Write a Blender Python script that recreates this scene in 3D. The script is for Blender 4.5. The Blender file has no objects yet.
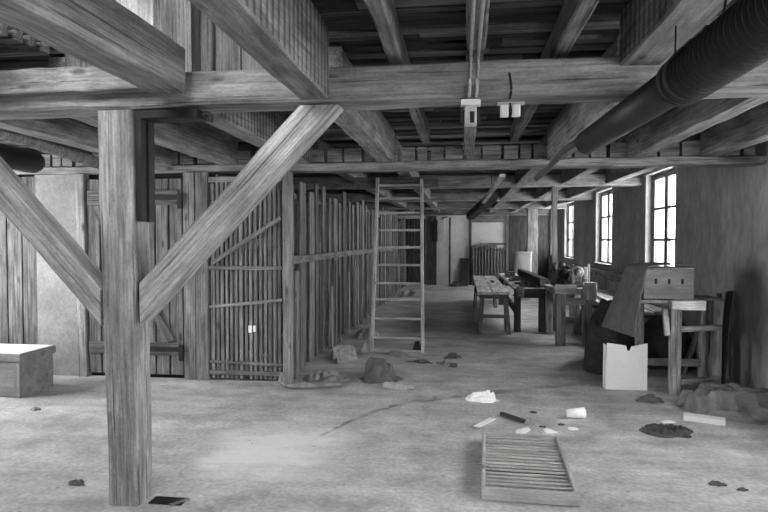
import bpy, bmesh, math, random
from mathutils import Vector, Matrix, noise
random.seed(11)
S = bpy.context.scene
COL = S.collection
V = Vector
PI = math.pi
R = random.uniform
W = {}                                   # world matrix of every object (by name)

# ------------------------------------------------------------------ materials
def _new(name):
    m = bpy.data.materials.new(name); m.use_nodes = True
    nt = m.node_tree
    for n in list(nt.nodes): nt.nodes.remove(n)
    out = nt.nodes.new('ShaderNodeOutputMaterial')
    b = nt.nodes.new('ShaderNodeBsdfPrincipled')
    nt.links.new(b.outputs[0], out.inputs[0])
    return m, nt, b, out

def N(nt, kind, **kw):
    n = nt.nodes.new(kind)
    for k, v in kw.items():
        if k in n.inputs: n.inputs[k].default_value = v
        else: setattr(n, k, v)
    return n

def mapped(nt, scale, coord='Object', rand=True):
    tc = N(nt, 'ShaderNodeTexCoord'); mp = N(nt, 'ShaderNodeMapping')
    mp.inputs['Scale'].default_value = scale
    nt.links.new(tc.outputs[coord], mp.inputs['Vector'])
    if rand:
        oi = N(nt, 'ShaderNodeObjectInfo')
        mu = N(nt, 'ShaderNodeMath', operation='MULTIPLY'); mu.inputs[1].default_value = 37.0
        nt.links.new(oi.outputs['Random'], mu.inputs[0])
        nt.links.new(mu.outputs[0], mp.inputs['Location'])
    return mp.outputs[0]

def math_(nt, op, a, b=None, clamp=False):
    n = N(nt, 'ShaderNodeMath', operation=op); n.use_clamp = clamp
    for i, x in enumerate((a, b)):
        if x is None: continue
        if isinstance(x, (int, float)): n.inputs[i].default_value = x
        else: nt.links.new(x, n.inputs[i])
    return n.outputs[0]

def maprange(nt, v, a, b, c, d):
    n = N(nt, 'ShaderNodeMapRange'); n.clamp = True
    nt.links.new(v, n.inputs[0])
    for i, x in enumerate((a, b, c, d)): n.inputs[i + 1].default_value = x
    return n.outputs[0]

def grey(nt, val, b):
    c = N(nt, 'ShaderNodeCombineColor')
    for i in range(3): nt.links.new(val, c.inputs[i])
    nt.links.new(c.outputs[0], b.inputs['Base Color'])

def bump(nt, h, b, strength, dist=0.01):
    bp = N(nt, 'ShaderNodeBump', Strength=strength, Distance=dist)
    nt.links.new(h, bp.inputs['Height']); nt.links.new(bp.outputs[0], b.inputs['Normal'])

def wood(name, val, contrast=0.5, grain=30, long=1.6, rnd=0.25, bands=0, rough=0.85, blotch=0.35, bstr=0.5, tone=False, cracks=True):
    """old timber: grain runs along local X; val is the mean grey"""
    m, nt, b, out = _new(name)
    b.inputs['Roughness'].default_value = rough
    b.inputs['Specular IOR Level'].default_value = 0.25
    g = N(nt, 'ShaderNodeTexNoise', Scale=1.0, Detail=5.0, Roughness=0.65)
    nt.links.new(mapped(nt, (long * 1.6, grain * 2.0, grain * 2.0)), g.inputs['Vector'])
    l = N(nt, 'ShaderNodeTexNoise', Scale=1.0, Detail=4.0, Roughness=0.6)
    nt.links.new(mapped(nt, (2.6, 9, 9)), l.inputs['Vector'])
    f = N(nt, 'ShaderNodeTexNoise', Scale=90.0, Detail=2.0)
    nt.links.new(mapped(nt, (0.5, 1, 1)), f.inputs['Vector'])
    a1 = maprange(nt, g.outputs[0], 0.35, 0.65, 1 - contrast, 1 + contrast)
    a2 = maprange(nt, l.outputs[0], 0.35, 0.65, 1 - blotch, 1 + blotch)
    a3 = maprange(nt, f.outputs[0], 0.3, 0.7, 0.88, 1.12)
    oi = N(nt, 'ShaderNodeObjectInfo')
    a4 = maprange(nt, oi.outputs['Random'], 0, 1, 1 - rnd, 1 + rnd)
    v = math_(nt, 'MULTIPLY', math_(nt, 'MULTIPLY', a1, a2), math_(nt, 'MULTIPLY', a3, a4))
    cr = N(nt, 'ShaderNodeTexNoise', Scale=1.0, Detail=2.0, Roughness=0.4)
    nt.links.new(mapped(nt, (.9, 75, 75)), cr.inputs['Vector'])
    v = math_(nt, 'MULTIPLY', v, maprange(nt, cr.outputs[0], 0.63, 0.69, 1.0, 0.4 if cracks else 1.0))
    # knots
    k = N(nt, 'ShaderNodeTexVoronoi', Scale=1.0)
    nt.links.new(mapped(nt, (2.2, 5.5, 5.5)), k.inputs['Vector'])
    v = math_(nt, 'MULTIPLY', v, maprange(nt, k.outputs['Distance'], 0.06, 0.14, 0.45, 1.0))
    h = g.outputs[0]
    if bands:
        w = N(nt, 'ShaderNodeTexWave', Scale=bands, Distortion=0.6, Detail=1.0)
        w.bands_direction = 'X'
        nt.links.new(mapped(nt, (1, 1, 1)), w.inputs['Vector'])
        geo = N(nt, 'ShaderNodeNewGeometry'); sp = N(nt, 'ShaderNodeSeparateXYZ'); nt.links.new(geo.outputs['True Normal'], sp.inputs[0])
        side = maprange(nt, math_(nt, 'ABSOLUTE', sp.outputs[2]), 0.3, 0.6, 1.0, 0.0)
        bandv = maprange(nt, w.outputs['Fac'], 0.1, 0.6, 0.50, 1.15)
        mixb = N(nt, 'ShaderNodeMix', data_type='FLOAT'); nt.links.new(side, mixb.inputs[0]); mixb.inputs[2].default_value = 1.0; nt.links.new(bandv, mixb.inputs[3])
        v = math_(nt, 'MULTIPLY', v, mixb.outputs[0])
        h = math_(nt, 'ADD', h, math_(nt, 'MULTIPLY', w.outputs['Fac'], side))
    if tone:
        at = N(nt, 'ShaderNodeAttribute', attribute_name='tone')
        v = math_(nt, 'MULTIPLY', v, at.outputs['Fac'])
    grey(nt, math_(nt, 'MULTIPLY', v, val), b)
    bump(nt, h, b, bstr)
    return m

def plain(name, val, var=0.2, scale=6.0, rough=0.8, metal=0.0, fine=60.0, stretch=(1, 1, 1), bstr=0.25, spec=0.3, rnd=0.0):
    m, nt, b, out = _new(name)
    b.inputs['Roughness'].default_value = rough; b.inputs['Metallic'].default_value = metal
    b.inputs['Specular IOR Level'].default_value = spec
    g = N(nt, 'ShaderNodeTexNoise', Scale=scale, Detail=7.0, Roughness=0.66)
    nt.links.new(mapped(nt, stretch), g.inputs['Vector'])
    f = N(nt, 'ShaderNodeTexNoise', Scale=fine, Detail=3.0)
    nt.links.new(mapped(nt, stretch), f.inputs['Vector'])
    v = math_(nt, 'MULTIPLY', maprange(nt, g.outputs[0], 0.3, 0.7, 1 - var, 1 + var), maprange(nt, f.outputs[0], 0.3, 0.7, 1 - var * .5, 1 + var * .5))
    if rnd:
        oi = N(nt, 'ShaderNodeObjectInfo')
        v = math_(nt, 'MULTIPLY', v, maprange(nt, oi.outputs['Random'], 0, 1, 1 - rnd, 1 + rnd))
    grey(nt, math_(nt, 'MULTIPLY', v, val), b)
    bump(nt, math_(nt, 'ADD', f.outputs[0], g.outputs[0]), b, bstr)
    return m

def floor_mat():
    m, nt, b, out = _new('dusty_floor')
    b.inputs['Roughness'].default_value = 0.75; b.inputs['Specular IOR Level'].default_value = 0.3
    p = mapped(nt, (1, 1, 1), 'Object', False)
    def noi(sc, det, ro=0.6, st=None):
        n = N(nt, 'ShaderNodeTexNoise', Scale=sc, Detail=det, Roughness=ro)
        nt.links.new(p if st is None else mapped(nt, st, 'Object', False), n.inputs['Vector']); return n.outputs[0]
    big, mid, fine = noi(0.5, 5), noi(2.6, 7, 0.65), noi(30, 4)
    streak = noi(1.0, 5, 0.6, (0.9, 5.0, 1))
    v = maprange(nt, big, 0.36, 0.64, 0.82, 1.16)
    v = math_(nt, 'MULTIPLY', v, maprange(nt, mid, 0.36, 0.64, 0.76, 1.2))
    v = math_(nt, 'MULTIPLY', v, maprange(nt, fine, 0.36, 0.64, 0.84, 1.14))
    v = math_(nt, 'MULTIPLY', v, maprange(nt, streak, 0.36, 0.64, 0.86, 1.12))
    v = math_(nt, 'MULTIPLY', v, 0.43)
    sep = N(nt, 'ShaderNodeSeparateXYZ'); nt.links.new(p, sep.inputs[0])
    x, y = sep.outputs[0], sep.outputs[1]
    # pale patch with a noise-broken edge
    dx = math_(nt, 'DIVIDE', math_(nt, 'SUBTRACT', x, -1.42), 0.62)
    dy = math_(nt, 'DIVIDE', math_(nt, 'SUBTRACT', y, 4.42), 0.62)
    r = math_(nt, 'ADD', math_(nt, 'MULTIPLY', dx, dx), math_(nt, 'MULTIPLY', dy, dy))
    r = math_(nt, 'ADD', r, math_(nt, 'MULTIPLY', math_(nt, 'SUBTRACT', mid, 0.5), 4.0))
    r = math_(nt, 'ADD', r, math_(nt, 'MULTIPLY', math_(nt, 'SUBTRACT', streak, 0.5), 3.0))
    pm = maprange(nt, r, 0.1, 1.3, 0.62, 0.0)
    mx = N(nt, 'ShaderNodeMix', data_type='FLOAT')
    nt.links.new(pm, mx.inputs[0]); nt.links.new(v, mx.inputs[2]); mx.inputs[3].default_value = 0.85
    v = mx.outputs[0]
    # dark liquid trail: y = 5.98 + .55(x) - .55 x^2 ... along x
    cy = math_(nt, 'ADD', 6.15, math_(nt, 'MULTIPLY', x, 0.56))
    cy = math_(nt, 'SUBTRACT', cy, math_(nt, 'MULTIPLY', math_(nt, 'POWER', math_(nt, 'MINIMUM', math_(nt, 'ADD', x, 0.45), 0.0), 2.0), 1.55))
    d = math_(nt, 'ABSOLUTE', math_(nt, 'SUBTRACT', y, math_(nt, 'ADD', cy, math_(nt, 'MULTIPLY', math_(nt, 'SUBTRACT', mid, 0.5), 0.35))))
    wid = maprange(nt, mid, 0.35, 0.65, 0.03, 0.14)
    e = maprange(nt, math_(nt, 'DIVIDE', d, wid), 0.5, 1.0, 1.0, 0.0)
    e = math_(nt, 'MULTIPLY', e, maprange(nt, x, -1.2, -1.1, 0, 1))
    e = math_(nt, 'MULTIPLY', e, maprange(nt, noi(2.2, 2), 0.42, 0.58, 0.25, 1.0))
    e = math_(nt, 'MULTIPLY', e, maprange(nt, x, 0.6, 2.2, 1, 0))
    v = math_(nt, 'MULTIPLY', v, math_(nt, 'SUBTRACT', 1.0, math_(nt, 'MULTIPLY', e, 0.5)))
    # small dark specks
    vo = N(nt, 'ShaderNodeTexVoronoi', Scale=7.0); nt.links.new(p, vo.inputs['Vector'])
    v = math_(nt, 'MULTIPLY', v, maprange(nt, vo.outputs['Distance'], 0.04, 0.10, 0.55, 1.0))
    grey(nt, v, b)
    bump(nt, math_(nt, 'ADD', math_(nt, 'MULTIPLY', fine, 0.4), mid), b, 0.35, 0.02)
    return m

def glass_mat():
    m, nt, b, out = _new('window_glass')
    nt.nodes.remove(b)
    t = N(nt, 'ShaderNodeBsdfTransparent'); t.inputs[0].default_value = (.93, .93, .93, 1)
    g = N(nt, 'ShaderNodeBsdfGlossy', Roughness=0.02)
    mx = N(nt, 'ShaderNodeMixShader'); mx.inputs[0].default_value = 0.06
    nt.links.new(t.outputs[0], mx.inputs[1]); nt.links.new(g.outputs[0], mx.inputs[2]); nt.links.new(mx.outputs[0], out.inputs[0])
    return m

M = dict(
    beam=wood('hewn_beam', .20, .32, 26, 1.4, .10),
    joist=wood('joist_wood', .165, .35, 24, 1.5, .15),
    ribbed=wood('joist_lath_marks', .16, .3, 20, 1.5, .08, bands=4.2, cracks=False),
    lath=wood('ceiling_lath', .12, .4, 14, .5, 0, blotch=.3, tone=True),
    post=wood('post_wood', .22, .34, 30, 1.2, .05),
    plank=wood('grey_plank', .14, .5, 30, 1.2, .30),
    door=wood('door_board', .125, .5, 30, 1.2, .15),
    slat=wood('slat_wood', .175, .4, 40, 1.5, .30),
    pale=wood('pale_wood', .48, .3, 30, 1.5, .12),
    bench=wood('bench_wood', .27, .4, 25, 1.5, .12),
    dark=wood('dark_wood', .05, .5, 25, 1.5, .2),
    box=wood('box_wood', .21, .14, 18, 1.2, .08, blotch=.18, cracks=False),
    ladder=wood('ladder_wood', .42, .2, 40, 1.5, .08, cracks=False),
    crate=wood('crate_wood', .36, .18, 40, 1.5, .10, blotch=.2, cracks=False),
    plaster=plain('old_plaster', .34, .22, 1.1, .9, stretch=(1, 1, .45), fine=25),
    plaster_inner=plain('panel_plaster', .22, .25, 2.0, .9, fine=30),
    plaster_pale=plain('pale_plaster', .55, .15, 2.5, .9, fine=30),
    wall=plain('stained_wall', .30, .35, 1.1, .9, stretch=(1, 1, .5), fine=14),
    ragw=plain('blanket_wool', .20, .3, 10, .95, fine=180, bstr=.5),
    rag=plain('grey_rag', .22, .35, 14, .95, fine=150, bstr=.5),
    ragp=plain('pale_rag', .30, .3, 14, .95, fine=150, bstr=.5),
    ragd=plain('dark_rag', .045, .4, 10, .95, fine=120, bstr=.5),
    blanket=plain('wool_blanket', .115, .3, 10, .95, fine=180, bstr=.5),
    white=plain('white_paper', .85, .05, 5, .7, fine=40),
    card=plain('white_card', .74, .06, 4, .7, fine=40),
    iron=plain('dark_iron', .02, .4, 8, .55, .3),
    steel=plain('worn_steel', .30, .3, 12, .4, .7),
    cast=plain('cast_iron', .10, .4, 12, .5, .4),
    duct=plain('black_duct', .016, .3, 5, .5, 0.0, spec=.4),
    porcelain=plain('porcelain', .75, .06, 8, .3),
    conduit=plain('grey_conduit', .45, .15, 10, .5, .2),
    radiator=plain('radiator_paint', .11, .15, 8, .5),
    dirt=plain('dirt', .09, .5, 20, .95, fine=120, bstr=.8),
    drum=plain('white_drum', .8, .06, 5, .6),
    frame=wood('window_paint', .16, .2, 20, 1.2, .05),
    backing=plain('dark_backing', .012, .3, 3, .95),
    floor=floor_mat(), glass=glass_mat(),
)

# ------------------------------------------------------------------ builders
def tag(o, label=None, cat=None, group=None, kind=None):
    if label: o['label'] = label
    if cat: o['category'] = cat
    if group: o['group'] = group
    if kind: o['kind'] = kind
    return o

def link(name, me, mat, parent=None, mw=None):
    o = bpy.data.objects.new(name, me); COL.objects.link(o)
    if me is not None and mat is not None: me.materials.append(mat)
    mw = mw or Matrix.Identity(4)
    W[o.name] = mw
    if parent is not None:
        o.parent = parent; o.matrix_basis = W[parent.name].inverted() @ mw
    else:
        o.matrix_basis = mw
    return o

def thing(name, label, cat, loc, rz=0, group=None):
    return tag(link(name, None, None, None, Matrix.Translation(V(loc)) @ Matrix.Rotation(rz, 4, 'Z')), label, cat, group, 'thing')

def from_bm(name, bm, mat, parent=None, mw=None, smooth=False):
    bmesh.ops.recalc_face_normals(bm, faces=bm.faces)
    me = bpy.data.meshes.new(name)
    bm.to_mesh(me); bm.free()
    if smooth:
        for p in me.polygons: p.use_smooth = True
    return link(name, me, mat, parent, mw)

def frame_of(p0, p1, side):
    p0, p1 = V(p0), V(p1)
    x = (p1 - p0).normalized()
    if side is None: side = (0, 1, 0) if abs(x.y) < .9 else (1, 0, 0)
    y = V(side); y = (y - x * y.dot(x)).normalized()
    z = x.cross(y)
    m = Matrix((x, y, z)).transposed().to_4x4(); m.translation = p0
    return m, (p1 - p0).length

def beam_bm(L, w, t, ch=.006, seg=1, jit=0.0, w2=None, bm=None, mat=None):
    """chamfered bar along +X, w along Y, t along Z, optionally tapering to w2"""
    bm = bm or bmesh.new()
    rings = []
    ch = min(ch, w * .3, t * .3)
    for i in range(seg + 1):
        u = i / seg
        k = 1 if w2 is None else 1 + (w2 / w - 1) * u
        a, b = w * k / 2, t * k / 2
        jy, jz = R(-jit, jit), R(-jit, jit)
        pts = [(-a + ch, -b), (a - ch, -b), (a, -b + ch), (a, b - ch), (a - ch, b), (-a + ch, b), (-a, b - ch), (-a, -b + ch)]
        ring = []
        for (y, z) in pts:
            c = V((L * u, y + jy + R(-jit, jit) * .5, z + jz + R(-jit, jit) * .5))
            if mat: c = mat @ c
            ring.append(bm.verts.new(c))
        rings.append(ring)
    for r0, r1 in zip(rings, rings[1:]):
        for j in range(8): bm.faces.new((r0[j], r0[(j + 1) % 8], r1[(j + 1) % 8], r1[j]))
    bm.faces.new(rings[0][::-1]); bm.faces.new(rings[-1])
    return bm

def board(name, p0, p1, w, t, mat, parent=None, side=None, ch=.004, seg=1, jit=0.0, w2=None):
    """w is measured along `side`, t along the third axis"""
    m, L = frame_of(p0, p1, side)
    return from_bm(name, beam_bm(L, w, t, ch, seg, jit, w2), mat, parent, m)

def cut(o, *planes):
    """saw a bar's ends flush: each plane is (world point, world normal), the normal's side is removed"""
    inv = W[o.name].inverted(); bm = bmesh.new(); bm.from_mesh(o.data)
    for (p, n) in planes:
        r = bmesh.ops.bisect_plane(bm, geom=bm.verts[:] + bm.edges[:] + bm.faces[:], plane_co=inv @ V(p), plane_no=inv.to_3x3() @ V(n), clear_outer=True)
        ed = [e for e in r['geom_cut'] if isinstance(e, bmesh.types.BMEdge)]
        bmesh.ops.contextual_create(bm, geom=ed)
    bmesh.ops.recalc_face_normals(bm, faces=bm.faces); bm.to_mesh(o.data); bm.free()
    return o

def box(name, lo, hi, mat, parent=None, ch=.004, seg=1, jit=0.0, axis=None):
    lo, hi = V(lo), V(hi); d = hi - lo; c = (lo + hi) / 2
    a = axis if axis is not None else max(range(3), key=lambda i: d[i])
    p0, p1 = c.copy(), c.copy(); p0[a] = lo[a]; p1[a] = hi[a]
    s = (a + 1) % 3; sd = V((0, 0, 0)); sd[s] = 1
    return board(name, p0, p1, d[s], d[(a + 2) % 3], mat, parent, sd, ch, seg, jit)

def add_box(bm, lo, hi, jit=0):
    vs = [bm.verts.new((x + R(-jit, jit), y + R(-jit, jit), z + R(-jit, jit))) for x in (lo[0], hi[0]) for y in (lo[1], hi[1]) for z in (lo[2], hi[2])]
    for f in ((0, 1, 3, 2), (4, 6, 7, 5), (0, 4, 5, 1), (2, 3, 7, 6), (0, 2, 6, 4), (1, 5, 7, 3)):
        bm.faces.new([vs[i] for i in f])

def tube_bm(path, rad, n=12, bm=None):
    bm = bm or bmesh.new()
    P = [V(p) for p in path]; rings = []
    up = V((0, 0, 1))
    for i, p in enumerate(P):
        d = (P[min(i + 1, len(P) - 1)] - P[max(i - 1, 0)]).normalized()
        a = d.cross(up)
        if a.length < .05: a = d.cross(V((1, 0, 0)))
        a.normalize(); b = d.cross(a)
        r = rad[i] if isinstance(rad, (list, tuple)) else rad
        rings.append([bm.verts.new(p + a * math.cos(2 * PI * k / n) * r + b * math.sin(2 * PI * k / n) * r) for k in range(n)])
    for r0, r1 in zip(rings, rings[1:]):
        for k in range(n): bm.faces.new((r0[k], r0[(k + 1) % n], r1[(k + 1) % n], r1[k]))
    bm.faces.new(rings[0][::-1]); bm.faces.new(rings[-1])
    return bm

def tube(name, path, rad, mat, parent=None, n=12, smooth=True):
    o0 = V(path[0])
    o = from_bm(name, tube_bm([V(p) - o0 for p in path], rad, n), mat, parent, Matrix.Translation(o0), smooth)
    return o

def bez(pts, n=8):
    """Catmull-Rom through pts"""
    P = [V(p) for p in pts]; P = [P[0]] + P + [P[-1]]; out = []
    for i in range(1, len(P) - 2):
        for k in range(n):
            t = k / n
            a, b, c, d = P[i - 1], P[i], P[i + 1], P[i + 2]
            out.append(.5 * ((2 * b) + (c - a) * t + (2 * a - 5 * b + 4 * c - d) * t * t + (3 * b - a - 3 * c + d) * t ** 3))
    out.append(P[-2]); return out

def heap(name, c, rx, ry, H, mat, seed, rz=0, folds=3.0, rag=.25, nr=18, na=64, peak=(0, 0), parent=None, flat=.5, z0=0.002, ridge=.55, aniso=1.0, skew=.5, radial=0.0, nf=9, caps=0, thick=.22):
    """crumpled cloth lying on the ground: closed, flat underneath"""
    bm = bmesh.new(); off = V((seed * 3.7, seed * 1.3, seed * .7)); rings = []
    rr = random.Random(seed); cs = []
    for i in range(caps):                     # rolled folds: bent ridges lying over one another
        a = rr.uniform(0, 2 * PI); d = rr.uniform(0, .8) ** .7 * .85; q = V((rx * d * math.cos(a), ry * d * math.sin(a), 0))
        b = skew + rr.gauss(0, .55); l = rr.uniform(.25, .6) * max(rx, ry); e = V((math.cos(b), math.sin(b), 0)) * l
        k = V((-e.y, e.x, 0)) * rr.uniform(-.5, .5)
        w = rr.uniform(.6, 1.2) * thick * min(rx, ry)
        cs.append((q - e, q + k, q + e, w, H * rr.choice((.4, .6, .85, 1.1)) * rr.uniform(.85, 1.1) * (1 - .6 * d)))
    def seg(p, a, b):
        ab = b - a; t = max(0, min(1, (p - a).dot(ab) / ab.length_squared)); return (p - a - ab * t).length
    for i in range(1, nr + 1):
        u = i / nr; ring = []
        for k in range(na):
            a = 2 * PI * k / na
            e = 1 + rag * noise.noise(V((math.cos(a) * 1.6, math.sin(a) * 1.6, 0)) + off) * 1.6
            fold = math.cos(nf * a + 5 * noise.noise(V((math.cos(a), math.sin(a), u * 1.2)) + off))
            e *= 1 + .35 * radial * fold * u
            x, y = rx * u * e * math.cos(a), ry * u * e * math.sin(a)
            x += peak[0] * rx * (1 - u) ; y += peak[1] * ry * (1 - u)
            q = V(((x * math.cos(skew) + y * math.sin(skew)) / max(rx, ry) * folds, (y * math.cos(skew) - x * math.sin(skew)) / max(rx, ry) * folds * aniso, 0)) + off
            rdg = 1 - abs(noise.noise(q + V((noise.noise(q * 1.3), noise.noise(q * 1.3 + V((9, 0, 0))), 0)) * .6)) * 2.6
            z = H * ((1 - u ** 2.2) ** flat) * (1 - ridge + ridge * max(rdg, -.35)) + .22 * ridge * H * noise.noise(q * 3)
            if caps:
                p = V((x, y, 0)); p += V((noise.noise(q * 1.5), noise.noise(q * 1.5 + V((5, 0, 0))), 0)) * .12 * min(rx, ry)
                z = .14 * H * (1 - u ** 2.5) + .07 * H * noise.noise(q * 4)
                for (c0_, c1_, c2_, w, hh) in cs:
                    d = min(seg(p, c0_, c1_), seg(p, c1_, c2_)) / w
                    if d < 1: z = max(z, hh * math.sqrt(1 - d * d) + .04 * H * (1 - u * u))
                if u > .93: z *= (1 - u) / .07
            z *= 1 + .35 * radial * fold * min(1.0, u * 1.6)
            ring.append(bm.verts.new((x, y, max(z, 0.006) if u < .999 else .004)))
        rings.append(ring)
    top = bm.verts.new((peak[0] * rx, peak[1] * ry, sum(v.co.z for v in rings[0]) / na))
    for k in range(na): bm.faces.new((top, rings[0][k], rings[0][(k + 1) % na]))
    for r0, r1 in zip(rings, rings[1:]):
        for k in range(na): bm.faces.new((r0[k], r1[k], r1[(k + 1) % na], r0[(k + 1) % na]))
    base = [bm.verts.new((v.co.x, v.co.y, 0)) for v in rings[-1]]
    for k in range(na): bm.faces.new((rings[-1][k], base[k], base[(k + 1) % na], rings[-1][(k + 1) % na]))
    bm.faces.new(base[::-1])
    if caps:
        inner = [top] + [v for r_ in rings[:-2] for v in r_]
        for _ in range(3): bmesh.ops.smooth_vert(bm, verts=inner, factor=.5, use_axis_x=False, use_axis_y=False, use_axis_z=True)
    return from_bm(name, bm, mat, parent, Matrix.Translation(V((c[0], c[1], z0))) @ Matrix.Rotation(rz, 4, 'Z'), True)

def sheet(name, prof, v0, v1, axis, mat, amp=.015, thick=.01, seed=0, freq=6, nv=26, n=8, parent=None, flare=0.0, shear=0.0):
    """cloth following a profile (points in the two axes other than `axis`), swept v0..v1 along `axis` (0=x,1=y)"""
    P = bez([V((p[0], p[1], 0)) for p in prof], n); g = []
    bm = bmesh.new()
    for j in range(nv + 1):
        row = []
        for i, p in enumerate(P):
            t = j / nv; u = i / (len(P) - 1)
            v = v0 + (v1 - v0) * t + flare * u * (t - .5)
            d = amp * noise.noise(V((u * 2.5, v * freq, seed))) * (0.1 + 1.1 * u)
            q = (p.x + d + shear * u * (1 - t), v, p.y + abs(d) * .6) if axis == 1 else (v, p.x + d, p.y + abs(d) * .6)
            row.append(bm.verts.new(q))
        g.append(row)
    for r0, r1 in zip(g, g[1:]):
        for i in range(len(P) - 1): bm.faces.new((r0[i], r0[i + 1], r1[i + 1], r1[i]))
    o = from_bm(name, bm, mat, parent, None, True)
    s = o.modifiers.new('thickness', 'SOLIDIFY'); s.thickness = thick
    return o

# ------------------------------------------------------------------ the room
XL, XR, YF, YB, ZC = -6.2, 3.05, -2.6, 21.5, 2.80
def struct(name, bm, mat, label, mw=None):
    o = from_bm(name, bm, mat, None, mw); return tag(o, label, None, None, 'structure')

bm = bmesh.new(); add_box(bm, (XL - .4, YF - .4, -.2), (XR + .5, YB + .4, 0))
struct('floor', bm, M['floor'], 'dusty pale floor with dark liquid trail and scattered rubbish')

wins = [(-1.9, -.7), (.6, 2.0), (3.6, 5.05), (9.15, 10.55), (12.85, 14.3), (17.1, 18.55), (20.2, 21.3)]
Z0, Z1 = 1.05, 2.68
def holed_wall(lo, hi, a, holes, z0, z1, top):
    """wall of boxes; a = axis the wall runs along, holes are spans on it"""
    bm = bmesh.new()
    def put(s, e, zb, zt):
        l, h = list(lo), list(hi); l[a], h[a] = s, e; l[2], h[2] = zb, zt; add_box(bm, l, h)
    s = lo[a]
    for (p, q) in holes:
        put(s, p, 0, top); put(p, q, 0, z0); put(p, q, z1, top); s = q
    put(s, hi[a], 0, top)
    bmesh.ops.remove_doubles(bm, verts=bm.verts, dist=.0001)
    return bm
struct('wall_right', holed_wall((XR, YF, 0), (XR + .3, YB, 0), 1, wins, Z0, Z1, 3.0), M['wall'], 'stained plaster outer wall with the row of tall windows')
lw = [(4.1, 6.2)]
struct('wall_left', holed_wall((XL - .3, YF, 0), (XL, YB, 0), 1, lw, .6, 2.6, 4.0), M['plaster'], 'plaster wall on the far side of the storage cages')
fw_ = [(.6, 2.2)]
struct('wall_front', holed_wall((XL - .3, YF - .3, 0), (XR + .3, YF, 0), 0, fw_, .8, 2.55, 4.0), M['plaster'], 'plaster end wall behind the viewer')
bm = bmesh.new(); add_box(bm, (XL - .3, YB, 0), (XR + .3, YB + .3, 3.0))
struct('wall_back', bm, M['plaster_pale'], 'pale plaster end wall behind the radiator')
bm = bmesh.new(); add_box(bm, (XL - .3, YB + .3, 0), (XR + .3, YB + .35, 3.0)); bm.free()

# ceiling: rough laths on the joists, open shaft beside the first hewn joist
HX0, HX1, HY, YS = -2.56, -.93, 3.66, .5
bm = bmesh.new(); y = YF
while y < YB:
    w = R(.055, .11)
    if y < 3.4: w = R(.05, .09)
    x = XL
    dz = R(-.025, .035) if R(0, 1) < .35 else R(-.004, .012)
    while x < XR:
        e = min(x + R(1.6, 4.2), XR)
        spans = [(x, e)]
        if YS < y < HY:
            spans = [(x, min(e, HX0)), (max(x, HX1), e)]
        for (s, t) in spans:
            if t - s > .03:
                z = ZC + dz + R(0, .012)
                add_box(bm, (s + .004, y, z), (t - .004, y + w, z + .022), .003)
        x = e
    y += w + R(.008, .04)
lo_ = struct('ceiling', bm, M['lath'], 'ceiling of rough dark laths laid across the joists')
at_ = lo_.data.attributes.new('tone', 'FLOAT', 'FACE')
_rt = random.Random(5)
for i in range(0, len(lo_.data.polygons), 6):
    q = _rt.random(); tv = _rt.uniform(1.6, 2.6) if q < .14 else _rt.uniform(.25, .6) if q < .5 else _rt.uniform(.6, 1.3)
    for j in range(6): at_.data[i + j].value = tv
bm = bmesh.new(); y = YS + .1
while y < 3.45:
    add_box(bm, (HX0 - .10, y, 2.735), (HX0 + .055, y + .055, 2.795), .006); y += .11
stub = from_bm('lath_ends', bm, M['slat'], lo_)
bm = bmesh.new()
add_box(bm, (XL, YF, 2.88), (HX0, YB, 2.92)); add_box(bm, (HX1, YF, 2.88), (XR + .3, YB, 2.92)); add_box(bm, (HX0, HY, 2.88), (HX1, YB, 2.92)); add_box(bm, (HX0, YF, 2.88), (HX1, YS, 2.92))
struct('ceiling_backing', bm, M['backing'], 'dark void boards above the ceiling laths')  # near-black sheet paints the shade seen between the laths
bm = bmesh.new()
add_box(bm, (HX0 - .05, YS, 2.92), (HX0, 3.58, 4.0)); add_box(bm, (HX1, YS, 2.92), (HX1 + .05, 3.58, 4.0)); add_box(bm, (HX0 - .05, YS, 4.0), (HX1 + .05, HY + .6, 4.05))
add_box(bm, (HX0 - .05, YS - .05, 2.92), (HX1 + .05, YS, 3.05)); add_box(bm, (HX0 - .05, 3.66, 2.92), (HX1 + .05, 3.70, 4.05))
struct('wall_upper', bm, M['plaster'], 'plaster sides of the opening to the floor above')
L = bpy.data.lights.new('window_daylight', 'AREA'); L.shape = 'RECTANGLE'; L.size = 1.6; L.size_y = .95; L.cycles.is_portal = True  # portal for an unseen sky opening, added to light the shaft boarding
o = bpy.data.objects.new('window_daylight', L); COL.objects.link(o)
o.matrix_world = Matrix.Translation(((HX0 + HX1) / 2, YS - .02, 3.53)) @ V((0, 1, 0)).to_track_quat('-Z', 'Z').to_matrix().to_4x4()
# boarding that closes the opening above the first crossbeam
t = thing('shaft_boarding', 'grey upright boards closing the ceiling opening above the first crossbeam', 'boarding', (-1.3, 3.62, 2.63))
for (a, b, mt) in ((-2.54, -2.43, 'slat'), (-2.425, -2.19, 'slat'), (-2.185, -1.93, 'pale'), (-1.925, -1.68, 'slat'), (-1.675, -1.60, 'dark'), (-1.595, -1.53, 'slat'), (-1.525, -1.36, 'slat'), (-1.355, -1.20, 'slat'), (-1.195, -.965, 'slat')):
    box('plank', (a, 3.595, 2.60), (b, 3.62, 3.9), M[mt], t)
box('upright', (-1.60, 3.55, 2.60), (-1.525, 3.593, 3.9), M['door'], t)

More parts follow.
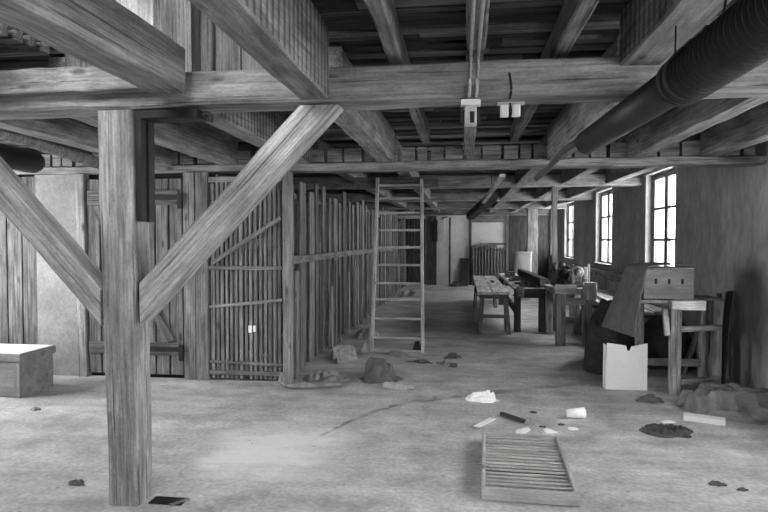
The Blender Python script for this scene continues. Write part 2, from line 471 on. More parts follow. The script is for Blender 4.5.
# windows
def window(n, a, b, wall, z0, z1, label):
    """wall: ('x', plane) runs along y; ('y', plane) runs along x"""
    ax, pl, sgn = wall
    loc = (pl, (a + b) / 2, z0) if ax == 'x' else ((a + b) / 2, pl, z0)
    t = thing('window_%d' % n, label, None, loc); t['kind'] = 'structure'
    def P(u, d, z): return (pl + d * sgn, u, z) if ax == 'x' else (u, pl + d * sgn, z)
    def bx(name, u0, u1, d0, d1, z0_, z1_, mat, parent=t):
        p, q = P(u0, d0, z0_), P(u1, d1, z1_)
        return box(name, [min(p[i], q[i]) for i in range(3)], [max(p[i], q[i]) for i in range(3)], mat, parent, .003)
    g = .004
    fr = bmesh.new()
    d0, d1 = .09, .17
    bx('window_jamb', a + g, a + .06, d0, d1, z0 + .04, z1 - g, M['frame'])
    bx('window_jamb', b - .06, b - g, d0, d1, z0 + .04, z1 - g, M['frame'])
    bx('window_head', a + .06, b - .06, d0, d1, z1 - .06, z1 - g, M['frame'])
    bx('window_sill', a + g, b - g, -.07, d1, z0 + g, z0 + .04, M['frame'])
    m = (a + b) / 2
    for (u0, u1) in ((a + .06, m), (m, b - .06)):
        s = bx('sash', u0 + .002, u0 + .075, d0 + .01, d1 - .02, z0 + .045, z1 - .065, M['frame'])
        bx('stile', u1 - .075, u1 - .002, d0 + .01, d1 - .02, z0 + .045, z1 - .065, M['frame'], s)
        H = z1 - z0 - .11
        zs = [z0 + .045 + H * k / 3 for k in range(4)]
        for k, z in enumerate(zs):
            hh = .03 if k in (0, 3) else .02
            bx('glazing_bar', u0 + .075, u1 - .075, d0 + .015, d1 - .025, max(z - hh, z0 + .045), min(z + hh, z1 - .065), M['frame'], s)
        bx('pane', u0 + .075, u1 - .075, d0 + .035, d0 + .039, z0 + .05, z1 - .07, M['glass'], s)
    # daylight portal just outside the glass
    L = bpy.data.lights.new('window_daylight', 'AREA'); L.shape = 'RECTANGLE'; L.size = b - a; L.size_y = z1 - z0
    L.cycles.is_portal = True
    o = bpy.data.objects.new('window_daylight', L); COL.objects.link(o)
    c = V(P((a + b) / 2, .28, (z0 + z1) / 2))
    dirv = V((-sgn, 0, 0)) if ax == 'x' else V((0, -sgn, 0))
    o.matrix_world = Matrix.Translation(c) @ dirv.to_track_quat('-Z', 'Z').to_matrix().to_4x4()
lab = ['window behind the viewer in the right wall', 'window beside the viewer in the right wall', 'window in the right wall just out of view', 'tall bright window above the drawer box, nearest of those in view',
       'second bright window along the wall, above the planks beside the machine', 'third bright window, narrow strip beyond the machine', 'farthest narrow bright window next to the end wall']
for i, (a, b) in enumerate(wins): window(i + 1, a, b, ('x', XR, 1), Z0, Z1, lab[i])
for i, (a, b) in enumerate(lw): window(8 + i, a, b, ('x', XL, -1), .6, 2.6, 'window in the far left wall, number %d' % (i + 1))
for i, (a, b) in enumerate(fw_): window(10 + i, a, b, ('y', YF, -1), .8, 2.55, 'window in the wall behind the viewer, number %d' % (i + 1))

# ------------------------------------------------------------------ timber frame
BEAMS = [3.33, 6.50, 10.7, 14.5, 18.2]
BW = .24
ordn = ['first', 'second', 'third', 'fourth', 'fifth', 'sixth']
bl = ['heavy hewn crossbeam carried by the braced post, nearest crossbeam', 'crossbeam above the plank door and slatted gate, second from the front',
      'crossbeam over the machine table, third from the front', 'crossbeam over the far ends of the benches, fourth from the front',
      'farthest crossbeam, in front of the radiator wall']
for i, y in enumerate(BEAMS):
    zb, zt = (2.38, 2.575) if i == 0 else (2.53, 2.74)
    if i == 1: zb, zt = 2.37, 2.455
    o = board('ceiling_beam', (XL + .02, y + BW / 2, (zb + zt) / 2), (XR - .01, y + BW / 2, (zb + zt) / 2), BW, zt - zb, M['beam'], None, (0, 1, 0), .012, 26, .006)
    tag(o, bl[i], 'beam', 'ceiling crossbeams', 'thing')
    if i == 1:
        x = -5.4
        while x < 2.9:
            w = R(.1, .2)
            box('packing_block', (x, y + .03, 2.462), (x + w, y + .2, 2.61), M['joist'], o, .004, 1, .003, axis=0)
            x += w + R(.02, .05)
o = box('ceiling_plate', (-2.95, 3.23, 2.46), (-1.78, 3.321, 2.60), M['beam'], None, .008, 12, .004)
tag(o, 'flat timber fixed along the near crossbeam, left of the joist end', 'timber', None, 'thing')
o = box('ceiling_plate', (-4.6, 3.23, 2.46), (-2.96, 3.321, 2.59), M['beam'], None, .008, 12, .004)
tag(o, 'flat timber fixed along the near crossbeam at the left edge of the photo', 'timber', None, 'thing')

# joists
def joist(x0, x1, z0, z1, y0, y1, label, mt='joist', grp='ceiling joists'):
    o = box('ceiling_joist', (x0, y0, z0), (x1, y1, z1), M[mt], None, .01, max(4, int((y1 - y0) * 4)), .005, axis=1)
    return tag(o, label, 'joist', grp, 'thing')
Y0 = -2.4
joist(-1.76, -1.54, 2.43, 2.68, Y0, 3.22, 'big hewn joist ending with a broken end on the crossbeam, left of the ceiling opening', 'beam')
joist(-.92, -.745, 2.395, 2.79, Y0, 3.322, 'heavy joist with lath marks, right edge of the ceiling opening', 'ribbed')
joist(.82, 1.03, 2.515, 2.79, Y0, 3.322, 'heavy joist with lath marks beside the black duct', 'ribbed')
joist(2.05, 2.22, 2.52, 2.79, Y0, 3.322, 'heavy joist in the near ceiling bay, between duct and window wall')
for (x, w, nm) in ((-.385, .085, 'thin joist left of the conduit, crossing the two near bays'), (.07, .10, 'joist carrying the twin conduit in the near bay'),
                   (.54, .085, 'thin joist between the conduit and the duct, crossing the two near bays')):
    joist(x - w / 2, x + w / 2, 2.625, 2.79, Y0, 6.4 if abs(x - .07) > .01 else 3.322, nm)
joist(.02, .115, 2.50, 2.79, 3.58, 6.49, 'pale joist in the second bay, just beyond the junction box', 'slat')
bigx = [(-1.84, -1.66, 'above the slatted gate'), (-.93, -.75, 'left of the middle'), (.90, 1.09, 'in line with the duct'), (1.70, 1.86, 'right of the duct'), (2.42, 2.58, 'nearest the window wall')]
leftx = [(-2.68, -2.48, 'behind the post top'), (-3.5, -3.3, 'left of the post top')]
for k in range(5):
    y0 = BEAMS[k] + BW + .008; y1 = BEAMS[k + 1] - .008 if k < 4 else 21.4
    bay = ['between first and second crossbeams', 'between second and third crossbeams', 'between third and fourth crossbeams', 'between fourth and fifth crossbeams', 'between last crossbeam and end wall'][k]
    for (a, b, nm) in bigx + (leftx if k == 0 else []):
        if k == 0: z0 = 2.44
        else: z0 = 2.56
        j = R(-.02, .02)
        joist(a + j, b + j, z0, 2.79, max(y0, 3.64) if k == 0 else y0, y1, 'hewn joist ' + bay + ', ' + nm, 'ribbed' if (k == 0 and nm == 'above the slatted gate') else 'joist')

# post with braces and iron channel
t = board('timber_post', (-2.02, 3.43, 0.0), (-2.045, 3.43, 2.368), .19, .175, M['post'], None, (1, 0, 0), .012, 14, .004, .222)
tag(t, 'squared timber post standing in front, carrying the near crossbeam', 'post', None, 'thing')
o = board('timber_brace', (-2.03, 3.44, 1.10), (-.70, 3.44, 2.483), .165, .17, M['post'], None, (0, 1, 0), .01, 10, .004)
cut(o, ((0, 0, 2.368), (0, 0, 1)), ((-1.908, 0, 0), (-1, 0, 0)))
tag(o, 'diagonal timber brace rising right from the post to the crossbeam', 'brace', 'post braces', 'thing')
o = board('timber_brace', (-2.03, 3.44, 1.056), (-3.36, 3.44, 2.478), .165, .155, M['post'], None, (0, 1, 0), .01, 10, .004)
cut(o, ((0, 0, 2.368), (0, 0, 1)), ((-2.158, 0, 0), (1, 0, 0)))
tag(o, 'diagonal timber brace rising left from the post', 'brace', 'post braces', 'thing')
t = thing('iron_channel', 'dark iron channel bracket on the post top, under the crossbeam', 'bracket', (-1.93, 3.4, 1.71))
for (y, d) in ((3.352, .060), (3.445, .068)): box('flange', (-1.918, y, 1.71), (-1.886, y + d, 2.366), M['iron'], t, .003)
box('web', (-1.918, 3.413, 1.72), (-1.906, 3.444, 2.36), M['steel'], t, .002)
box('arm', (-1.884, 3.34, 2.315), (-1.53, 3.49, 2.366), M['iron'], t, .004)
tube('curled_end', bez([(-1.535, 3.415, 2.34), (-1.50, 3.415, 2.345), (-1.48, 3.415, 2.33), (-1.485, 3.415, 2.30)]), .018, M['iron'], t)

# storage partition facing the viewer
PY = 6.50
t = thing('board_partition', 'grey upright boards left of the plaster panel', 'partition', (-5.6, PY, 0))
x = -6.15
while x < -5.16:
    box('plank', (x, PY, .0), (x + .185, PY + .03, 2.345), M['plank'], t); x += .197
box('plank', (-5.115, PY + .01, 0), (-5.0, PY + .05, 2.345), M['plank'], t)
bm = bmesh.new(); add_box(bm, (-4.995, PY, 0), (-4.465, PY + .12, 2.365))
struct('wall_inner', bm, M['plaster_inner'], 'pale plaster panel beside the plank door')
o = box('partition_post', (-4.46, PY - .03, 0), (-4.35, PY + .1, 2.365), M['post'], None, .008, 6, .003)
tag(o, 'squared post between plaster panel and plank door', 'post', None, 'thing')
t = thing('door_1', 'old ledged plank door behind the timber post', 'door', (-3.75, PY, .03)); t['kind'] = 'structure'
x = -4.33
for k in range(7):
    box('plank', (x, PY, .05), (x + .148, PY + .03, 2.3), M['door'], t); x += .1685
for (z, zz) in ((2.0, 2.17), (.28, .42)): box('ledge', (-4.31, PY - .035, z), (-3.2, PY - .002, zz), M['door'], t)
board('brace', (-3.30, PY - .02, .44), (-4.20, PY - .02, 1.95), .03, .10, M['door'], t, (0, 1, 0))
for z in (2.085, .35):
    h = box('strap_hinge', (-3.62, PY - .045, z - .03), (-3.16, PY - .036, z + .03), M['iron'], t, .002)
    box('hinge_pin', (-3.20, PY - .055, z - .13), (-3.145, PY - .036, z + .05), M['iron'], h, .003)
bm = bmesh.new(); add_box(bm, (-4.34, PY + .06, .0), (-3.15, PY + .07, 2.365))
struct('wall_behind_door', bm, M['backing'], 'dark gaps behind the plank door')  # near-black sheet stands in for the shade between door planks
t = thing('jamb_boards', 'pair of wide upright boards between plank door and slatted gate', 'boards', (-3.0, PY, 0))
box('plank', (-3.145, PY - .02, 0), (-3.01, PY + .03, 2.365), M['slat'], t); box('plank', (-3.0, PY - .025, 0), (-2.855, PY + .03, 2.365), M['slat'], t)
# slatted gate
t = thing('slatted_gate', 'tall gate of narrow upright slats with a diagonal brace', 'gate', (-2.4, PY, .03))
x = -2.83; k = 0
while x < -2.03:
    w = R(.028, .042); zb = .03 if R(0, 1) > .15 else R(.05, .3); zt = R(2.2, 2.36)
    box('slat', (x, PY, zb), (x + w, PY + .02, zt), M['slat'], t); x += w + R(.016, .03); k += 1
for (z0, z1, h) in ((1.285, 1.285, .045), (.84, .93, .035), (.10, .10, .05), (.22, .2, .03), (2.28, 2.28, .06)):
    board('rail', (-2.84, PY - .018, z0), (-1.985, PY - .018, z1), .03, h, M['slat'], t, (0, 1, 0))
board('diagonal_brace', (-2.80, PY - .018, 1.34), (-2.0, PY - .018, 1.85), .03, .05, M['slat'], t, (0, 1, 0))
board('cross_batten', (-2.55, PY + .04, 1.52), (-2.01, PY + .04, 1.60), .025, .10, M['slat'], t, (0, 1, 0))
for x in (-2.62, -2.38, -2.20): box('back_board', (x, PY + .07, .3), (x + R(.14, .2), PY + .09, 2.3), M['plank'], t)
box('label_card', (-2.375, PY - .04, .56), (-2.335, PY - .034, .64), M['white'], t, .001)
box('label_card', (-2.32, PY - .04, .57), (-2.29, PY - .034, .64), M['white'], t, .001)
o = box('partition_post', (-1.972, PY - .05, 0), (-1.885, PY + .08, 2.365), M['slat'], None, .006, 6, .003)
tag(o, 'squared corner post at the hinge side of the slatted gate', 'post', None, 'thing')

# long open-plank partition running to the back
t = thing('plank_partition', 'long row of upright grey planks with a mid rail running back behind the ladder', 'partition', (-1.95, 7, 0))
y = 6.74
while y < 21.0:
    w = R(.15, .30); lay = R(0, 1)
    zt = R(2.2, 2.43); xx = -1.975 + R(-.015, .015)
    for b in BEAMS[1:]:
        if y - .3 < b + BW and y + w + .3 > b: zt = min(zt, 2.33)
    box('plank', (xx - .025, y, 0), (xx, y + w, zt), M['plank'], t, .004)
    if R(0, 1) < .6:
        y2 = y + R(-.05, .2); zt2 = R(.9, 1.25) if R(0, 1) < .55 else R(1.9, 2.3)
        box('plank', (-1.91, y2, 0), (-1.885, y2 + R(.07, .13), min(zt2, 1.29)), M['slat'], t, .003)
    if R(0, 1) < .4:
        y3 = y + w * R(.6, 1.4)
        box('plank', (-2.11, y3, 0), (-2.085, y3 + R(.08, .16), R(2.1, 2.32)), M['plank'], t, .003)
    y += w + R(.14, .30)
box('mid_rail', (-1.94, 6.6, 1.33), (-1.88, 14.0, 1.42), M['slat'], t, .006, 12, .004)
box('mid_rail', (-1.94, 14.02, 1.33), (-1.88, 21.2, 1.41), M['slat'], t, .006, 12, .004)
box('mid_rail', (-2.06, 6.6, 2.10), (-2.02, 21.2, 2.17), M['plank'], t, .006, 12, .003)
bm = bmesh.new(); add_box(bm, (-3.1, 6.9, 0), (-3.05, 21.2, 2.37))
struct('wall_storage', bm, M['plank'], 'dim boarded wall inside the storage cages')

# ladder
t = thing('wooden_ladder', 'pale wooden ladder leaning against a crossbeam beside the plank row', 'ladder', (-.91, 8.45, 0))
A0, A1, B0, B1 = V((-1.275, 8.45, .0)), V((-1.265, 8.99, 2.53)), V((-.545, 8.45, 0)), V((-.60, 8.99, 2.50))
board('side_rail', A0, A1, .075, .045, M['ladder'], t, (0, 1, 0)); board('side_rail', B0, B1, .075, .045, M['ladder'], t, (0, 1, 0))
for zz in (0.0, .20, .47, .74, .97, 1.235, 1.49, 1.745, 2.0, 2.22, 2.42):
    u = max(zz, .02) / 2.53; p, q = A0.lerp(A1, u), B0.lerp(B1, min(u * 1.012, .99))
    board('rung', p + V((.02, 0, 0)), q - V((.02, 0, 0)), .03, .035, M['ladder'], t, (0, 1, 0), .008)

o = box('ceiling_board', (-1.62, 9.06, 2.40), (-.35, 9.10, 2.553), M['door'], None, .004)
tag(o, 'board nailed under the joists behind the ladder top', 'board', None, 'thing')
# ------------------------------------------------------------------ things under the ceiling
t = thing('ventilation_duct', 'long black round duct hung under the joists, ribbed hose at its near end', 'duct', (.9, 2.4, 2.29))
bm = bmesh.new()
path = []; rad = []
y = .2
while y < 2.72:
    path += [(0, y, .0), (0, y + .012, 0), (0, y + .024, 0)]; rad += [.108, .106, .088]; y += .042
tube_bm(path, rad, 24, bm)
from_bm('ribbed_hose', bm, M['duct'], t, Matrix.Translation(V((.93, 0, 2.275))), False)
tube('smooth_pipe', [(.925, 2.74, 2.28), (.87, 4.38, 2.285)], .084, M['duct'], t, 28)
tube('collar', [(.925, 2.70, 2.28), (.924, 2.735, 2.28)], .101, M['cast'], t, 28)
tube('collar', [(.925, 2.62, 2.28), (.924, 2.64, 2.28)], .104, M['cast'], t, 28)
tube('hanger_wire', [(.97, 2.45, 2.36), (.99, 2.45, 2.51)], .005, M['iron'], t, 6)
tube('hanger_wire', [(.90, 2.72, 2.37), (.90, 2.72, 2.51)], .004, M['iron'], t, 6)
tube('hanger_wire', [(.9, 4.1, 2.36), (.93, 4.1, 2.43)], .004, M['iron'], t, 6)
tube('outlet_pipe', bez([(.87, 4.36, 2.29), (.865, 4.7, 2.335), (.85, 5.3, 2.345), (.84, 6.0, 2.31), (.84, 7.0, 2.30)]), .032, M['cast'], t, 12)
o = tube('hanging_pipe', [(-4.78, 4.4, 2.5), (-4.70, 6.1, 2.46), (-4.70, 6.16, 2.46)], [.125, .125, .10], M['duct'], None, 24)
tag(o, 'thick black pipe end under the ceiling above the plaster panel', 'pipe', None, 'thing')
o = tube('ceiling_pole', bez([(-3.62, 3.7, 2.50), (-3.72, 5.0, 2.45), (-3.98, 6.48, 2.42)]), [.065] * 17, M['joist'], None, 12)
tag(o, 'rounded pole under the ceiling left of the post', 'pole', None, 'thing')
t = thing('hanging_chute', 'dark wooden trough sloping down under the ceiling, above the benches', 'chute', (.3, 9, 2.2))
board('trough', (.47, 9.4, 2.27), (.15, 11.4, 2.05), .14, .12, M['dark'], t, (1, 0, 0), .006)
board('batten', (.45, 6.85, 2.32), (.33, 9.5, 2.19), .06, .04, M['ladder'], t, (1, 0, 0), .004)
tube('hanger', [(.45, 9.42, 2.32), (.45, 9.42, 2.6)], .006, M['iron'], t, 6)
# conduit and fittings
t = thing('twin_conduit', 'pair of grey conduits under the middle joist, dropping over the crossbeam', 'conduit', (.07, 2, 2.6))
for k, x in enumerate((.045, .085)):
    tube('pipe', bez([(x, -2.0, 2.607), (x, 1.5, 2.607), (x, 3.22, 2.607), (x, 3.305, 2.57), (x - .01, 3.31, 2.36)], 8), .0095, M['conduit'], t, 8)
t = thing('junction_box', 'pale junction box with dark switches under the crossbeam, below the conduit', 'junction box', (.05, 3.33, 2.3))
box('cap', (-.008, 3.30, 2.332), (.098, 3.44, 2.362), M['porcelain'], t, .006)
box('box_body', (.012, 3.33, 2.235), (.078, 3.42, 2.331), M['conduit'], t, .006)
for x in (-.010, .079): box('switch', (x, 3.34, 2.245), (x + .018, 3.40, 2.328), M['iron'], t, .003)
box('switch', (.042, 3.318, 2.24), (.066, 3.33, 2.30), M['iron'], t, .003)
t = thing('hanging_porcelain_socket', 'small twin white porcelain holder hanging under the crossbeam', 'lamp holder', (.24, 3.35, 2.3))
for x in (.205, .268): box('insulator', (x, 3.34, 2.275), (x + .045, 3.39, 2.335), M['porcelain'], t, .008)
box('bridge', (.19, 3.345, 2.337), (.335, 3.385, 2.352), M['conduit'], t, .003)
tube('cable', bez([(.255, 3.32, 2.36), (.262, 3.318, 2.42), (.25, 3.316, 2.50)]), .006, M['iron'], t, 6)
tube('cable', bez([(.255, 3.33, 2.34), (.262, 3.32, 2.30), (.26, 3.325, 2.27)]), .005, M['iron'], t, 6)

# ------------------------------------------------------------------ near left chest
t = thing('wooden_chest', 'low pale wooden chest with flat lid by the plaster panel', 'chest', (-5.1, 5.75, 0))
box('body', (-5.75, 5.52, 0), (-4.44, 6.02, .36), M['box'], t, .008)
l = box('lid', (-5.77, 5.50, .365), (-4.42, 6.04, .445), M['box'], t, .008)
box('corner_post', (-4.50, 5.508, .01), (-4.432, 5.519, .36), M['box'], t, .002)
box('lining', (-5.75, 5.52, .446), (-4.44, 6.02, .451), M['card'], t, .002)  # white sheet on the lid, painting the bright light on its top

# ------------------------------------------------------------------ workbenches
def splay_legs(t, x0, x1, ys, z, mat, w=.075, sp=.04):
    for y in ys:
        board('trestle_beam', (x0, y, z - .05), (x1, y, z - .05), .09, .09, mat, t, (0, 1, 0), .005)
        for (x, s) in ((x0 + .05, -1), (x1 - .05, 1)):
            for d in (-1, 1):
                board('leg', (x, y + d * .03, z - .09), (x + s * sp, y + d * .2, 0.004), w, .05, mat, t, (1, 0, 0), .004)
        board('stretcher', (x0 + .03, y - .14, .30), (x1 - .03, y - .14, .30), .03, .06, mat, t, (0, 1, 0), .003)
t = thing('trestle_bench', 'long trestle bench with pale planks, nearest the middle of the room', 'workbench', (.53, 12.5, 0))
for (a, b) in ((.27, .515), (.525, .80)): box('top_plank', (a, 10.25, .68), (b, 14.9, .725), M['pale'], t, .006, 8, .003)
splay_legs(t, .30, .80, (10.5, 14.5), .68, M['plank'])
t = thing('carpenter_bench', 'carpenter bench with dark heavy frame and tools, between trestle bench and machine table', 'workbench', (1.12, 12.5, 0))
for (a, b) in ((.90, 1.17), (1.18, 1.46)): box('top_plank', (a, 10.6, .715), (b, 15.4, .765), M['pale'], t, .006, 8, .003)
box('front_rail', (.90, 10.56, .60), (1.46, 10.595, .76), M['dark'], t, .006)
for y in (10.62, 15.0):
    for x in (.91, 1.33): box('leg', (x, y, 0), (x + .11, y + .12, .715), M['dark'], t, .006)
box('side_rail', (.92, 10.75, .3), (.98, 15.0, .42), M['dark'], t, .005)
vs = box('bench_vise', (.93, 10.38, .62), (1.05, 10.555, .80), M['cast'], t, .012)
tube('vise_handle', [(.86, 10.37, .66), (1.02, 10.37, .70)], .012, M['iron'], vs, 8)
o = board('dark_timber', (1.42, 10.62, .855), (1.36, 14.2, .855), .15, .145, M['dark'], None, (1, 0, 0), .01, 6, .006)
tag(o, 'thick dark timber lying lengthwise on the right edge of the carpenter bench', 'timber', None, 'thing')
# tools on the carpenter bench
t = thing('hand_plane', 'dark hand plane lying on the carpenter bench near its front', 'plane', (1.08, 11.0, .765))
box('stock', (1.03, 10.85, .77), (1.10, 11.20, .83), M['dark'], t, .008); box('iron_blade', (1.05, 11.0, .83), (1.08, 11.03, .89), M['steel'], t, .003)
tube('tote', bez([(1.065, 10.9, .825), (1.065, 10.88, .87), (1.065, 10.92, .90)]), .014, M['dark'], t, 8)
t = thing('clamp', 'dark iron clamp lying across the carpenter bench', 'clamp', (1.15, 12.3, .765))
tube('screw', [(.95, 12.2, .785), (1.15, 12.45, .785)], .013, M['iron'], t, 8)
tube('frame', bez([(.97, 12.22, .785), (.95, 12.5, .79), (1.05, 12.7, .79), (1.15, 12.5, .785)]), .016, M['iron'], t, 8)
t = thing('mallet', 'wooden mallet at the far end of the carpenter bench', 'mallet', (1.0, 13.4, .765))
box('mallet_head', (.95, 13.4, .773), (1.05, 13.58, .86), M['plank'], t, .01); tube('handle', [(1.05, 13.49, .82), (1.2, 13.3, .81)], .014, M['ladder'], t, 8)

for (lo, hi, mt, lb) in (((1.20, 10.75, .768), (1.29, 10.95, .83), 'dark', 'small dark wood block at the near end of the carpenter bench'), ((.99, 11.5, .77), (1.22, 11.56, .80), 'dark', 'short dark batten lying across the carpenter bench'),
                         ((1.05, 14.2, .772), (1.22, 14.5, .86), 'plank', 'grey wood block at the far end of the carpenter bench'), ((.60, 12.4, .7275), (.66, 12.9, .75), 'dark', 'dark batten lying on the trestle bench')):
    o = box('wood_block', lo, hi, M[mt], None, .004); tag(o, lb, 'block', None, 'thing')
# machine table
t = thing('machine_table', 'stout pale table carrying the machine, on square legs', 'table', (1.68, 9.7, 0))
box('table_top', (1.40, 9.30, .78), (1.72, 10.55, .84), M['pale'], t, .006)
box('table_top', (1.73, 9.40, .78), (2.02, 10.55, .86), M['bench'], t, .006)
box('front_apron', (1.39, 9.26, .80), (1.70, 9.295, .93), M['pale'], t, .005)
box('side_block', (1.82, 9.26, .70), (2.0, 9.42, .96), M['pale'], t, .008)
for (x, y, w) in ((1.42, 9.32, .14), (1.85, 9.43, .12), (1.42, 10.4, .11), (1.88, 10.4, .11)): box('leg', (x, y, 0), (x + w, y + .12, .78), M['bench'], t, .006)
box('cross_rail', (1.54, 9.36, .62), (1.85, 9.41, .72), M['pale'], t, .005)
box('bracket', (1.62, 9.36, .42), (1.76, 9.40, .62), M['pale'], t, .01)
box('cross_rail', (1.54, 10.42, .2), (1.87, 10.46, .3), M['plank'], t, .005)

t = thing('bench_machine', 'small dark belt machine with a pale flywheel on the machine table', 'machine', (1.72, 10.0, .86))
box('bed', (1.46, 9.75, .862), (2.0, 10.15, .92), M['cast'], t, .012)
tube('motor', [(1.50, 9.78, 1.03), (1.50, 10.12, 1.03)], .11, M['cast'], t, 24)
tube('gear', [(1.60, 9.72, 1.06), (1.60, 9.76, 1.06)], .085, M['iron'], t, 18)
tube('gear', [(1.55, 9.70, .96), (1.55, 9.74, .96)], .06, M['iron'], t, 16)
tube('gear', [(1.68, 9.78, .99), (1.68, 9.83, .99)], .07, M['cast'], t, 16)
f = tube('flywheel', [(1.80, 9.66, 1.10), (1.80, 9.72, 1.10)], .088, M['ladder'], t, 32)
tube('rim_ring', [(1.80, 9.645, 1.10), (1.80, 9.66, 1.10)], .065, M['cast'], f, 24)
tube('hub', [(1.80, 9.62, 1.10), (1.80, 9.645, 1.10)], .045, M['ladder'], f, 16)
tube('shaft', [(1.56, 9.95, 1.10), (1.95, 9.95, 1.10)], .025, M['steel'], t, 10)
box('standard', (1.90, 9.75, .92), (1.96, 9.95, 1.17), M['conduit'], t, .008)
box('housing', (1.62, 9.85, .92), (1.88, 10.1, 1.06), M['conduit'], t, .02)
tube('crank_handle', bez([(1.47, 9.72, 1.12), (1.43, 9.70, 1.2), (1.47, 9.70, 1.24)]), .014, M['iron'], t, 8)
tube('knob', [(1.66, 9.74, 1.17), (1.66, 9.80, 1.17)], .03, M['iron'], t, 12)
tube('belt_pulley', [(1.58, 9.80, 1.19), (1.58, 9.86, 1.19)], .055, M['cast'], t, 18)
box('tool_post', (1.70, 9.68, .92), (1.75, 9.76, 1.09), M['steel'], t, .006); box('tool_post', (1.88, 9.60, .90), (1.93, 9.68, 1.0), M['conduit'], t, .006)
tube('feed_lever', bez([(1.72, 9.66, 1.06), (1.70, 9.62, 1.14), (1.72, 9.62, 1.22)]), .010, M['steel'], t, 8)
box('upright_arm', (1.965, 9.78, .92), (2.0, 9.84, 1.22), M['pale'], t, .005)
# prop posts in the distance
o = board('prop_post', (1.62, 10.82, 0), (1.60, 10.82, 2.52), .085, .10, M['slat'], None, (1, 0, 0), .006, 6, .003)
tag(o, 'thin upright timber prop behind the machine', 'post', None, 'thing')
o = board('prop_post', (2.08, 18.32, 0), (2.08, 18.32, 2.52), .30, .2, M['slat'], None, (1, 0, 0), .008, 6, .004)
tag(o, 'broad pale post near the end wall behind the white drum', 'post', None, 'thing')
t = thing('white_drum', 'white cylindrical drum behind the benches by the radiator', 'drum', (1.63, 16.5, 0))
tube('body', [(1.63, 16.5, 0), (1.63, 16.5, 1.24)], .235, M['drum'], t, 32)
tube('rim', [(1.63, 16.5, 1.242), (1.63, 16.5, 1.28)], .245, M['drum'], t, 32)

# boards on low trestles along the window wall
t = thing('low_trestle', 'low trestle under the boards by the window wall', 'trestle', (2.5, 9.2, 0))
splay_legs(t, 2.25, 2.95, (9.2,), .56, M['plank'], .07, .03)
t = thing('low_trestle', 'farther low trestle under the boards by the window wall', 'trestle', (2.5, 12.2, 0))
splay_legs(t, 2.25, 2.95, (12.2,), .56, M['plank'], .07, .03)
k = 0
for (x0, x1, z, lb) in ((2.18, 2.40, .565, 'edge board on the low trestles, farthest from the windows'), (2.43, 2.64, .565, 'middle board on the low trestles under the windows'),
                        (2.68, 2.92, .565, 'board on the low trestles, against the window wall'), (2.30, 2.50, .609, 'upper board lying across the boards on the low trestles')):
    o = box('loose_board', (x0, 8.55 + k * .12, z), (x1, 12.9 - k * .2, z + .036), M['pale'], None, .004, 6, .002); k += 1
    tag(o, lb, 'board', 'boards on the low trestles', 'thing')
o = box('sill_shelf', (2.90, 11.8, .80), (3.04, 14.4, .95), M['bench'], None, .006)
tag(o, 'thick sill board fixed below the second window', 'shelf', None, 'thing')
t = heap('sack', (1.95, 8.25), .29, .30, .80, M['ragd'], 4, 0, 1.4, .12, flat=.4, na=64, ridge=.16)
tag(t, 'dark bulging sack standing beside the machine table', 'sack', 'dark sacks', 'thing')
t = heap('sack', (1.78, 7.55), .30, .28, .92, M['ragd'], 9, 0, 1.4, .12, flat=.4, na=64, ridge=.16)
tag(t, 'dark sack standing behind the white cardboard box', 'sack', 'dark sacks', 'thing')
t = heap('sack', (2.55, 8.0), .34, .30, .66, M['ragd'], 14, 0, 1.4, .12, flat=.4, na=64, ridge=.16)
tag(t, 'dark sack slumped under the window wall behind the side table', 'sack', 'dark sacks', 'thing')

# side table with drawer box
t = thing('side_table', 'tall rough wooden table with the drawer box on it', 'table', (2.3, 6.8, 0))
box('table_top', (1.82, 6.42, .955), (2.12, 7.1, .985), M['bench'], t, .004); box('table_top', (2.125, 6.45, .955), (2.46, 7.1, .985), M['bench'], t, .004); box('table_top', (2.465, 6.72, .955), (2.74, 7.1, .98), M['plank'], t, .004)
box('front_block', (2.10, 6.34, .895), (2.42, 6.44, .99), M['pale'], t, .006)
for (x, y, w) in ((2.13, 6.46, .105), (1.93, 6.95, .08), (2.64, 6.72, .09), (2.62, 7.0, .08)): box('leg', (x, y, 0), (x + w, y + .08, .953), M['bench'], t, .005)
board('rail', (2.236, 6.52, .68), (2.70, 6.70, .68), .04, .06, M['bench'], t, (0, 1, 0)); board('rail', (2.236, 6.52, .13), (2.68, 6.70, .13), .04, .06, M['bench'], t, (0, 1, 0))
board('diagonal_strut', (2.07, 6.48, .89), (2.10, 6.48, .62), .05, .05, M['pale'], t, (0, 1, 0))
box('rail', (1.95, 6.985, .2), (2.62, 7.02, .28), M['plank'], t, .003)
t = thing('drawer_box', 'pale wooden drawer box with three dark holes, on the side table', 'box', (2.1, 6.5, .99))
box('front_panel', (1.86, 6.46, .992), (2.345, 6.485, 1.30), M['box'], t, .004)
box('side_panel', (1.86, 6.486, .992), (1.885, 6.85, 1.30), M['door'], t, .004, axis=1); box('side_panel', (2.32, 6.486, .992), (2.345, 6.85, 1.30), M['box'], t, .004, axis=1)
box('back_panel', (1.886, 6.825, .992), (2.319, 6.85, 1.30), M['box'], t, .004)
box('base_panel', (1.886, 6.487, .992), (2.319, 6.824, 1.01), M['box'], t, .003)
for x in (1.975, 2.105, 2.235): box('pull_hole', (x - .012, 6.452, 1.15), (x + .012, 6.461, 1.20), M['iron'], t, .003)
box('lid', (1.862, 6.462, 1.302), (2.343, 6.85, 1.316), M['bench'], t, .003)
o = sheet('draped_cloth', [(2.34, 1.345), (2.1, 1.36), (1.92, 1.345), (1.80, 1.315), (1.735, 1.15), (1.68, .98), (1.64, .85), (1.60, .74), (1.57, .62)], 6.45, 6.82, 1, M['blanket'], .03, .014, 3, 7, 30, 6, None, .40, .15)
